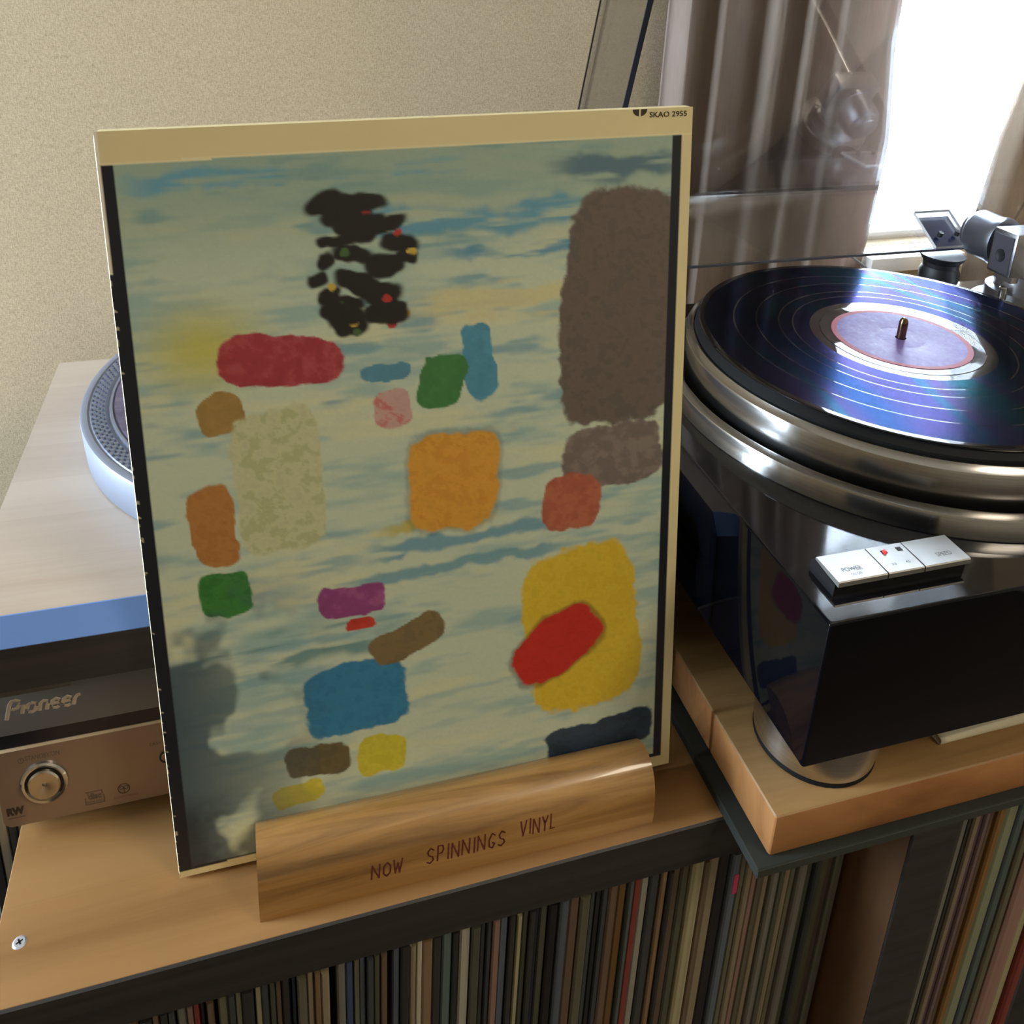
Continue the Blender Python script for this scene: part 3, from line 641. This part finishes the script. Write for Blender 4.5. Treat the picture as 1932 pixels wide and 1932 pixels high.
for nm, u0, u1, flip in (('label_emblem', .8827, .8945, 1), ('label_emblem', .8985, .9100, -1)):
    bm = new_bm(); z1 = (1-.0015)*AH; h = .0085*AH; w_ = (u1-u0)*AW; p = [(0, 0), (w_, 0)]
    for k in range(7):
        a = k/6*math.pi/2; p.append((w_-(w_*(math.sin(a)) if True else 0)*1.0, -h*math.cos(a)))
    xs = [(u1*AW-(w_-x)) if flip == 1 else (u0*AW+w_-x) for x, z in p]
    bm.faces.new([bm.verts.new((x, -.03, z1+z)) for x, (_, z) in zip(xs, p)]); obj(nm, bm, ink, alb)['label'] = 'black half-dome printed emblem'

# ---------------------------------------------------------------- wooden display stand
D0 = (26.2, 5, 0)
ds = thing('display_stand', 'rounded glossy hardwood display stand with hand-lettered front, holding the album', 'display stand', D0)
prof = [(1.14, 0), (1.13, 1.0), (1.19, 1.9), (1.32, 2.65), (1.55, 3.25), (1.86, 3.7), (2.25, 4.02), (2.7, 4.19), (3.15, 4.2), (3.6, 4.08), (4.0, 3.88), (4.4, 3.55), (4.8, 3.1), (5.2, 2.6)]
def front_y(x, z): # front face of the album at x, z
    t = (x-A0.x)/dx.x; p = A0+dx*t; k = (z-p.z)/dz.z; return (p+dz*k).y
def zprof(y):
    for (a, b), (c, d) in zip(prof, prof[1:]):
        if a <= y <= c: return b+(d-b)*(y-a)/(c-a) if c > a else d
    return prof[-1][1]
bm = new_bm(); NX = 40; X0, X1 = 14.02, 38.35; rings = []
for i in range(NX+1):
    x = X0+(X1-X0)*i/NX; sk = -.009*(x-X0); pts = []
    yc = front_y(x, 3.4)-.06
    for y, z in prof:
        yy = y+sk
        if yy < yc: pts.append((yy, z))
        else: pts.append((yc, max(.1, zprof(yc-sk))-.001*len(pts)))
    zt_ = pts[-1][1]
    slot = [(front_y(x, .08)-.04, .06), (front_y(x, .08)+.72, .06), (front_y(x, 2.2)+.75, 2.2), (front_y(x, 2.2)+2.6, 1.9), (8.2, .9), (8.2, 0)]
    rings.append([bm.verts.new((x, y, z)) for y, z in pts+slot])
for a, b in zip(rings, rings[1:]):
    for k in range(len(a)):
        f = bm.faces.new((a[k], a[(k+1) % len(a)], b[(k+1) % len(a)], b[k])); f.smooth = k < len(prof)-1
bm.faces.new(rings[0][::-1]); bm.faces.new(rings[-1])
blk = obj('wood_block', bm, oak, ds, D0)
# hand lettering: strokes drawn on the curved front (s along x, t along the front curve)
arc = [0]
for (a, b), (c, d) in zip(prof, prof[1:]): arc.append(arc[-1]+math.hypot(c-a, d-b))
def on_front(x, t, lift=.02):
    k = max(0, min(len(prof)-2, next((i for i in range(len(arc)-1) if arc[i] <= t <= arc[i+1]), 0)))
    f = (t-arc[k])/(arc[k+1]-arc[k]); (a, b), (c, d) = prof[k], prof[k+1]
    ny, nz = -(d-b), (c-a); l_ = math.hypot(ny, nz); return Vector((x, a+(c-a)*f-.009*(x-X0)+ny/l_*lift, b+(d-b)*f+nz/l_*lift))
GL = dict(N=[[(0, 0), (0, 1), (.9, 0), (.9, 1)]], O=[[(.45, 1), (.05, .75), (.05, .25), (.45, 0), (.85, .25), (.85, .75), (.45, 1)]], W=[[(0, 1), (.25, 0), (.5, .75), (.75, 0), (1, 1)]],
          S=[[(.85, .85), (.45, 1), (.1, .78), (.25, .55), (.7, .45), (.85, .22), (.45, 0), (.05, .12)]], P=[[(.1, 0), (.1, 1), (.7, .95), (.8, .7), (.6, .5), (.1, .48)]], I=[[(.2, 0), (.2, 1)]],
          G=[[(.85, .85), (.45, 1), (.08, .6), (.15, .15), (.6, 0), (.85, .3), (.5, .4)]], V=[[(0, 1), (.4, 0), (.85, 1)]], Y=[[(0, 1), (.4, .5), (.8, 1)], [(.4, .5), (.4, 0)]], L=[[(.1, 1), (.1, 0), (.7, .02)]])
wd = dict(N=1.15, O=1.05, W=1.25, S=1.1, P=1.05, I=.55, G=1.1, V=1.05, Y=1.0, L=.9)
phrase = [('NOW', 20.35, 22.35, 1.25, .95), ('SPINNINGS', 23.6, 28.6, 1.4, 1.05), ('VINYL', 29.4, 31.75, 1.72, 1.0)]
for word, xa, xb, t0, hh in phrase:
    bm = new_bm(); tot = sum(wd[c] for c in word); sx = (xb-xa)/tot; x = xa
    for c in word:
        jit = random.uniform(-.06, .06)
        for stroke in GL[c]:
            for (p0, q0), (p1, q1) in zip(stroke, stroke[1:]):
                for k in range(3):
                    qa, qb = k/3, (k+1)/3
                    A_ = on_front(x+(p0+(p1-p0)*qa+.12*(q0+(q1-q0)*qa))*sx*.85, t0+jit+(q0+(q1-q0)*qa)*hh); B_ = on_front(x+(p0+(p1-p0)*qb+.12*(q0+(q1-q0)*qb))*sx*.85, t0+jit+(q0+(q1-q0)*qb)*hh)
                    d = (B_-A_); w_ = Vector((d.z, 0, -d.x)); w_ = (w_.normalized() if w_.length > 1e-4 else Vector((1, 0, 0)))*.045
                    ex = d.normalized()*.03
                    bm.faces.new([bm.verts.new(v) for v in (A_-ex+w_, A_-ex-w_, B_+ex-w_, B_+ex+w_)])
        x += wd[c]*sx
    obj('hand_lettering', bm, marker, ds, D0, fix=False)['label'] = f'hand-lettered word {word} in red-brown marker'

# ---------------------------------------------------------------- right side: felt board, wooden platform, turntable
TH = math.radians(-.5832); W0 = (43.981, -3.387, 0)
def wld(x, y, z): return (W0[0]+x*math.cos(TH)-y*math.sin(TH), W0[1]+x*math.sin(TH)+y*math.cos(TH), z)
fb_ = thing('felt_board', 'thin dark green board lying between the right rack and the wooden platform', 'board', wld(-1.05, -.53, 0), TH)
bm = new_bm(); box(bm, 0, 60, 0, 38.5, 0, .78, .06, 1); obj('panel', bm, greenp, fb_)
bm = new_bm(); prism(bm, [(-.03, .1), (-.03, .68), (.02, .74), (.02, .04)], .02, 60); obj('front_binding', bm, mat('green_binding', L(48, 52, 45), .7), fb_)
pf = thing('wooden_platform', 'thick solid wood platform board carrying the black turntable', 'platform', wld(0, 0, .8), TH)
bm = new_bm(); box(bm, 0, 58, 0, 37.5, 0, 3.3, .22, 3)
for f in bm.faces: f.material_index = 1 if f.normal.z > .5 else 0
obj('board', bm, [cherry, plattop], pf)
Q0 = wld(0, 0, 4.1); ZO = 4.1
tt = thing('turntable', 'glossy black turntable with polished metal platter, clear lid raised, on the wooden platform', 'turntable', Q0, TH)
zp0, zp1 = 10.56-ZO, 20.489-ZO
X0_, X1_, Y0_, Y1_ = -.667, 46.4, -2.023, 37.2
bm = new_bm(); box(bm, X0_, X1_, Y0_, Y1_, zp0, zp1-.001, .16, 3)
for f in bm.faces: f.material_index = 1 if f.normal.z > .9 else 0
obj('plinth', bm, [gloss_black, gloss_top], tt)
for x, y in ((5.62, 4.5), (40.2, 4.5), (5.62, 31.5), (40.2, 31.5)):
    ft = obj('foot', lathe(new_bm(), [(0, .3), (3.75, .3), (3.85, .42), (3.95, 1.2), (3.98, zp0-.3), (3.9, zp0), (0, zp0)], (x, y), 72), alu_bright, tt); ft['label'] = 'broad polished metal foot'
    obj('rubber_pad', lathe(new_bm(), [(0, 0), (3.82, 0), (3.88, .12), (3.8, .32), (0, .32)], (x, y), 48), rubber, ft)
rc = (18.70, 17.81)
zr = lambda z: z-ZO
obj('platter_ring', lathe(new_bm(), [(16.2, zr(20.49)), (17.24, zr(20.49)), (17.31, zr(20.56)), (17.31, zr(21.85)), (17.24, zr(22.0)), (16.75, zr(22.12)), (16.6, zr(22.1)), (16.55, zr(21.2))], rc, 200), alu, tt)['label'] = 'brushed metal ring around the platter base'
pt = obj('platter', lathe(new_bm(), [(15.2, zr(20.6)), (15.75, zr(21.0)), (15.95, zr(22.2)), (16.03, zr(24.1)), (15.97, zr(24.25)), (15.72, zr(24.40)), (15.55, zr(24.62)), (15.42, zr(24.62)), (15.34, zr(24.5)), (0, zr(24.5))], rc, 200), alu, tt); pt['label'] = 'heavy brushed aluminium platter'
obj('platter_mat', lathe(new_bm(), [(15.3, zr(24.5)), (15.3, zr(24.85)), (14.9, zr(25.3)), (0, zr(25.3))], rc, 160), rubber, tt)['label'] = 'black rubber platter mat'
obj('spindle', lathe(new_bm(), [(.33, zr(25.3)), (.33, zr(26.75)), (.29, zr(26.98)), (.2, zr(27.14)), (.08, zr(27.2)), (0, zr(27.21))], rc, 28), bronze, tt)['label'] = 'round-tipped bronze spindle'
# control pad: black base with three metal plates
zt = 20.489-ZO
bm = new_bm(); prism(bm, [(-.25, zt), (-.28, zt+.75), (1.62, zt+.95), (1.9, zt+.7), (1.9, zt)], .72, 9.3); cp = obj('control_pad', bm, rubber, tt); cp['label'] = 'black control pad with three metal plates'
def cplate(nm, x0, x1):
    bm = new_bm(); prism(bm, [(-.5, zt+.78), (-.5, zt+1.06), (-.44, zt+1.12), (1.56, zt+1.12), (1.6, zt+1.06), (1.6, zt+.9)], x0, x1); return obj(nm, bm, plate, cp)
b1 = cplate('power_button', .75, 3.86); b2 = cplate('indicator_panel', 3.94, 6.26); b3 = cplate('speed_button', 6.34, 9.35)
def flat_txt(par, s, x0, x1, y0, y1, m):
    bm = fit_bm(text_bm(s, 1, .01), x0, x1, y0, y1)
    for v in bm.verts: v.co.z = zt+1.128
    return obj('lettering', bm, m, par)
flat_txt(b1, 'POWER', 1.5, 2.75, .15, .45, plate_txt); flat_txt(b1, 'ON OFF', 1.8, 2.5, -.2, .0, plate_txt); flat_txt(b3, 'SPEED', 7.6, 8.6, .05, .35, plate_txt)
flat_txt(b2, '33', 4.55, 4.85, .0, .18, plate_txt); flat_txt(b2, '45', 5.45, 5.75, .0, .18, plate_txt)
bm = new_bm(); box(bm, 4.62, 4.98, .95, 1.2, zt+1.1, zt+1.13); obj('lamp_slot', bm, matte_black, b2)
bm = new_bm(); box(bm, 4.70, 4.88, .92, 1.12, zt+1.1, zt+1.30, .03, 1); obj('indicator_lamp', bm, red_led, b2)['label'] = 'small red indicator lamp'
bm = new_bm(); box(bm, 5.66, 6.0, .95, 1.25, zt+1.1, zt+1.135); obj('lamp_slot', bm, matte_black, b2)
# lid: clear acrylic box swung up on two rear hinges
N0 = Vector((0, 36.3, 24.5-ZO)); F0 = Vector((0, 43.5, 29.2-ZO)); DU = Vector((0, -.336, 1))
LH = 50.0; LX0, LX1, th_ = -.1, 46.3, .36
rearv = F0-N0
def plate_box(corners, thick):
    """four corners (cm) and an offset vector -> slab; faces 0/1 are the broad sides"""
    bm = new_bm(); a = [bm.verts.new(c) for c in corners]; b = [bm.verts.new(c+thick) for c in corners]
    bm.faces.new(a).material_index = 0; bm.faces.new(b[::-1]).material_index = 0
    for i in range(4): bm.faces.new((a[i], b[i], b[(i+1) % 4], a[(i+1) % 4])).material_index = 1
    return bm
vx = lambda x: Vector((x, 0, 0))
A_, B_ = F0, F0+DU*LH
lid = obj('dust_cover', plate_box([A_+vx(LX0), A_+vx(LX1), B_+vx(LX1), B_+vx(LX0)], -rearv.normalized()*th_), [acrylic, acry_edge], tt); lid['label'] = 'clear acrylic dust cover swung open'
obj('rear_wall', plate_box([N0+vx(LX0), N0+vx(LX1), F0+vx(LX1), F0+vx(LX0)], DU*th_), [acrylic, acry_edge], lid)
for x, sg in ((LX0, 1), (LX1, -1)):
    bm = plate_box([N0+vx(x), F0+vx(x), F0+DU*LH+vx(x), N0+DU*LH+vx(x)], vx(sg*th_)); obj('side_wall', bm, [acrylic, acry_edge], lid)
    if sg == 1:
        bm = plate_box([N0+vx(x-.03), N0+vx(x+.42), N0+DU*LH+vx(x+.42), N0+DU*LH+vx(x-.03)], Vector((0, -.12, 0))); obj('wall_rim', bm, acry_dark, lid)
        bm = plate_box([F0+vx(x-.03), F0+vx(x+.12), F0+DU*LH+vx(x+.12), F0+DU*LH+vx(x-.03)], Vector((0, .12, 0))); obj('wall_rim', bm, mat('acrylic_edge_brown', L(96, 82, 70), .3), lid)
obj('front_wall', plate_box([N0+DU*LH+vx(LX0), N0+DU*LH+vx(LX1), F0+DU*LH+vx(LX1), F0+DU*LH+vx(LX0)], -DU*th_), [acrylic, acry_edge], lid)
bm = plate_box([N0+vx(LX0), N0+vx(LX1), N0+vx(LX1)+DU*.3, N0+vx(LX0)+DU*.3], Vector((0, -.1, 0))); obj('wall_rim', bm, mat('acrylic_rim_grey', L(92, 92, 100), .2), lid)
for hx in (6.2, 39.2):
    hb = new_bm(); lathe(hb, [(0, zp1), (1.75, zp1), (1.75, zp1+.35), (1.55, zp1+.5), (1.9, zp1+1.0), (1.95, zp1+1.9), (1.7, zp1+2.5), (1.75, zp1+3.0), (2.1, zp1+3.5), (2.15, zp1+3.75), (0, zp1+3.75)], (hx-.3, 36.0), 28)
    h = obj('lid_hinge', hb, matte_black, tt); h['label'] = 'black lid hinge with a clear clamping plate'
    e1 = rearv.normalized()
    base = N0+vx(hx-1.75)+DU*.75-e1*.5
    bm = plate_box([base, base+vx(4.4), base+vx(4.4)+e1*4.6, base+e1*4.6], DU*.3); obj('clamp_plate', bm, [acry_hinge, mat('clamp_edge', L(206, 204, 200), .2)], h)
    b2_ = base+vx(.35)+e1*.2-DU*.35
    bm = plate_box([b2_, b2_+vx(3.7), b2_+vx(3.7)+e1*3.9, b2_+e1*3.9], DU*.3); obj('hinge_leaf', bm, mat('hinge_leaf_blue', L(78, 92, 132), .3), h)
    for k in (.9, 3.0):
        c = base+vx(k+.25)+e1*1.3
        bm = new_bm(); tube(bm, [c+DU*.28, c+DU*.75], .26, 8); obj('hinge_screw', bm, matte_black, h)
# tonearm
ax_, ay_ = 41.6, 28.4
bm = lathe(new_bm(), [(0, zp1), (4.3, zp1), (4.35, zp1+.2), (4.3, zp1+1.5), (4.15, zp1+1.65), (3.3, zp1+1.7), (3.25, zp1+3.0), (2.6, zp1+3.1), (2.5, zp1+4.6), (0, zp1+4.6)], (ax_, ay_), 64)
arm = obj('tonearm_base', bm, silver, tt); arm['label'] = 'stepped silver tonearm base'
bm = lathe(new_bm(), [(0, zp1+1.6), (.34, zp1+1.6), (.34, zp1+3.6), (.28, zp1+3.7), (0, zp1+3.7)], (38.35, 27.6), 20); obj('lift_post', bm, chrome, arm)
bm = new_bm(); box(bm, 37.9, 43.2, 26.9, 29.6, zr(25.2), zr(29.5), .18, 2); box(bm, 38.6, 42.4, 27.2, 29.2, zr(24.6), zr(25.4)); hs = obj('pivot_housing', bm, silver, arm)
bm = new_bm(); box(bm, 37.8, 37.95, 27.15, 29.3, zr(25.5), zr(29.1), .05, 1); sp = obj('side_plate', bm, mat('side_plate_grey', L(92, 90, 98), .35, .6), hs)
tb = lathe(new_bm(), [(0, 0), (.3, 0), (.42, .06), (.5, .06), (.5, 0)], (0, 0), 24)
for v in tb.verts: v.co = Vector((37.78-v.co.z, 28.25+v.co.x, zr(27.1)+v.co.y*1.25))
obj('plate_screw', tb, matte_black, hs)
cw = lathe(new_bm(), [(0, 30.0), (1.5, 30.0), (1.95, 30.05), (2.0, 30.25), (2.0, 30.6), (1.9, 30.7), (1.9, 33.2), (1.75, 33.5), (1.45, 33.55), (1.4, 34.1), (1.25, 34.2), (0, 34.2)], n=48, sz=1.22, axis='Y', c3=(39.9, 0, zr(27.5)))
obj('counterweight', cw, mat('counterweight_grey', L(140, 142, 152), .3, .9), arm)['label'] = 'large grey cylindrical counterweight'
bm = new_bm(); tube(bm, [(39.9, 29.5, zr(27.5)), (39.9, 30.2, zr(27.5))], .6, 16); tube(bm, [(41.5, 27.0, zr(27.6)), (42.0, 18, zr(27.6)), (42.3, 6, zr(27.4)), (41.4, 2.5, zr(27.2))], .45, 14); obj('arm_tube', bm, chrome, arm)
bm = new_bm(); box(bm, 40.6, 42.2, -.4, 2.6, zr(26.7), zr(27.5), .1, 1); obj('headshell', bm, matte_black, arm)
bm = new_bm(); tube(bm, [(43.6, 14, zp1), (43.6, 14, zr(26.9))], .35, 12); box(bm, 41.4, 44.0, 13.6, 14.4, zr(26.6), zr(27.0), .05, 1); obj('arm_rest', bm, matte_black, tt)

# record on the right turntable: grooved bands (0) and smooth rings (1)
R0 = wld(rc[0], rc[1], 25.32)
rec = thing('vinyl_record', 'black vinyl record with purple-grey label on the metal platter', 'record', R0, TH)
rings = [(15.1, 0), (14.95, 1), (14.6, 1), (12.45, 0), (12.33, 1), (10.72, 0), (10.6, 1), (9.0, 0), (8.88, 1), (7.95, 0), (7.84, 1), (6.62, 0), (5.9, 1), (5.82, 1), (5.35, 1), (5.0, 1)]
prof_ = [(.37, 0), (14.9, 0), (15.08, .06), (15.1, .14), (15.02, .2), (14.9, .2)]; mi = [1, 1, 1, 1, 1]
for (ra, _), (rb, m_) in zip(rings[1:], rings[2:]):
    if m_ == 1 and ra-rb < .2: prof_.append((rb, .2)); mi.append(1)
    else: prof_.append((rb, .2 if m_ == 0 else .18)); mi.append(0 if m_ == 0 else 1)
prof_ += [(.37, .18), (.37, 0)]; mi += [1, 1]
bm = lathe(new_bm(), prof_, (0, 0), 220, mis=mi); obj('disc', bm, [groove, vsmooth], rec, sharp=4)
bm = lathe(new_bm(), [(5.0, .18), (5.0, .215), (4.62, .218), (4.6, .218), (1.75, .22), (1.7, .212), (1.62, .22), (.40, .22)], (0, 0), 128, mis=[0, 0, 0, 1, 1, 1, 1]); obj('label', bm, [lab_red, lab], rec)['label'] = 'purple-grey paper label with a rose rim'

# folded white sheet slipped under the front of the turntable
sh = thing('folded_sheet', 'folded white paper sheet poking out under the front of the black turntable', 'paper', wld(13.3, 1.7, 4.1), TH)
def sheet(nm, prof_fn, x0, x1, n=24):
    bm = new_bm(); rows = []
    for i in range(n+1):
        x = x0+(x1-x0)*i/n; rows.append([bm.verts.new((x, y, z)) for y, z in prof_fn((x-x0)/(x1-x0), x)])
    for a, b in zip(rows, rows[1:]):
        for k in range(len(a)-1): bm.faces.new((a[k], b[k], b[k+1], a[k+1])).smooth = True
    o = obj(nm, bm, paper, sh, fix=False); so = o.modifiers.new('thickness', 'SOLIDIFY'); so.thickness = .0006; so.offset = 0; return o
def fold(t, x):
    g = .5+.9*t; y0 = .05-.35*t*0
    return [(7.5, .05)]+[(y0+.16-(.16)*math.sin(a), .05+g/2-g/2*math.cos(a)) for a in [math.pi*k/8 for k in range(9)]]+[(1.3, .08+g*.98), (7.5, .1+g*.7)]
sheet('fold', fold, .1, 14)
def inner(t, x): return [(1.1, .34+.5*t), (2.0, .42+1.0*t), (4.2, .5+1.5*t), (7.4, .55+1.4*t)]
sheet('inner_leaf', inner, 0, 12)
cb = tag(obj('cable', tube(new_bm(), [wld(30.5, 39.5, 23.4), wld(31.8, 38.4, 22.4), wld(33.2, 37.9, 20.9), wld(34.6, 37.7, 19.0), wld(35, 38.2, 12), wld(35, 38.6, .8)], .13, 8), grey_cord), 'thin grey cable hanging behind the record at the lid hinge', 'cable')
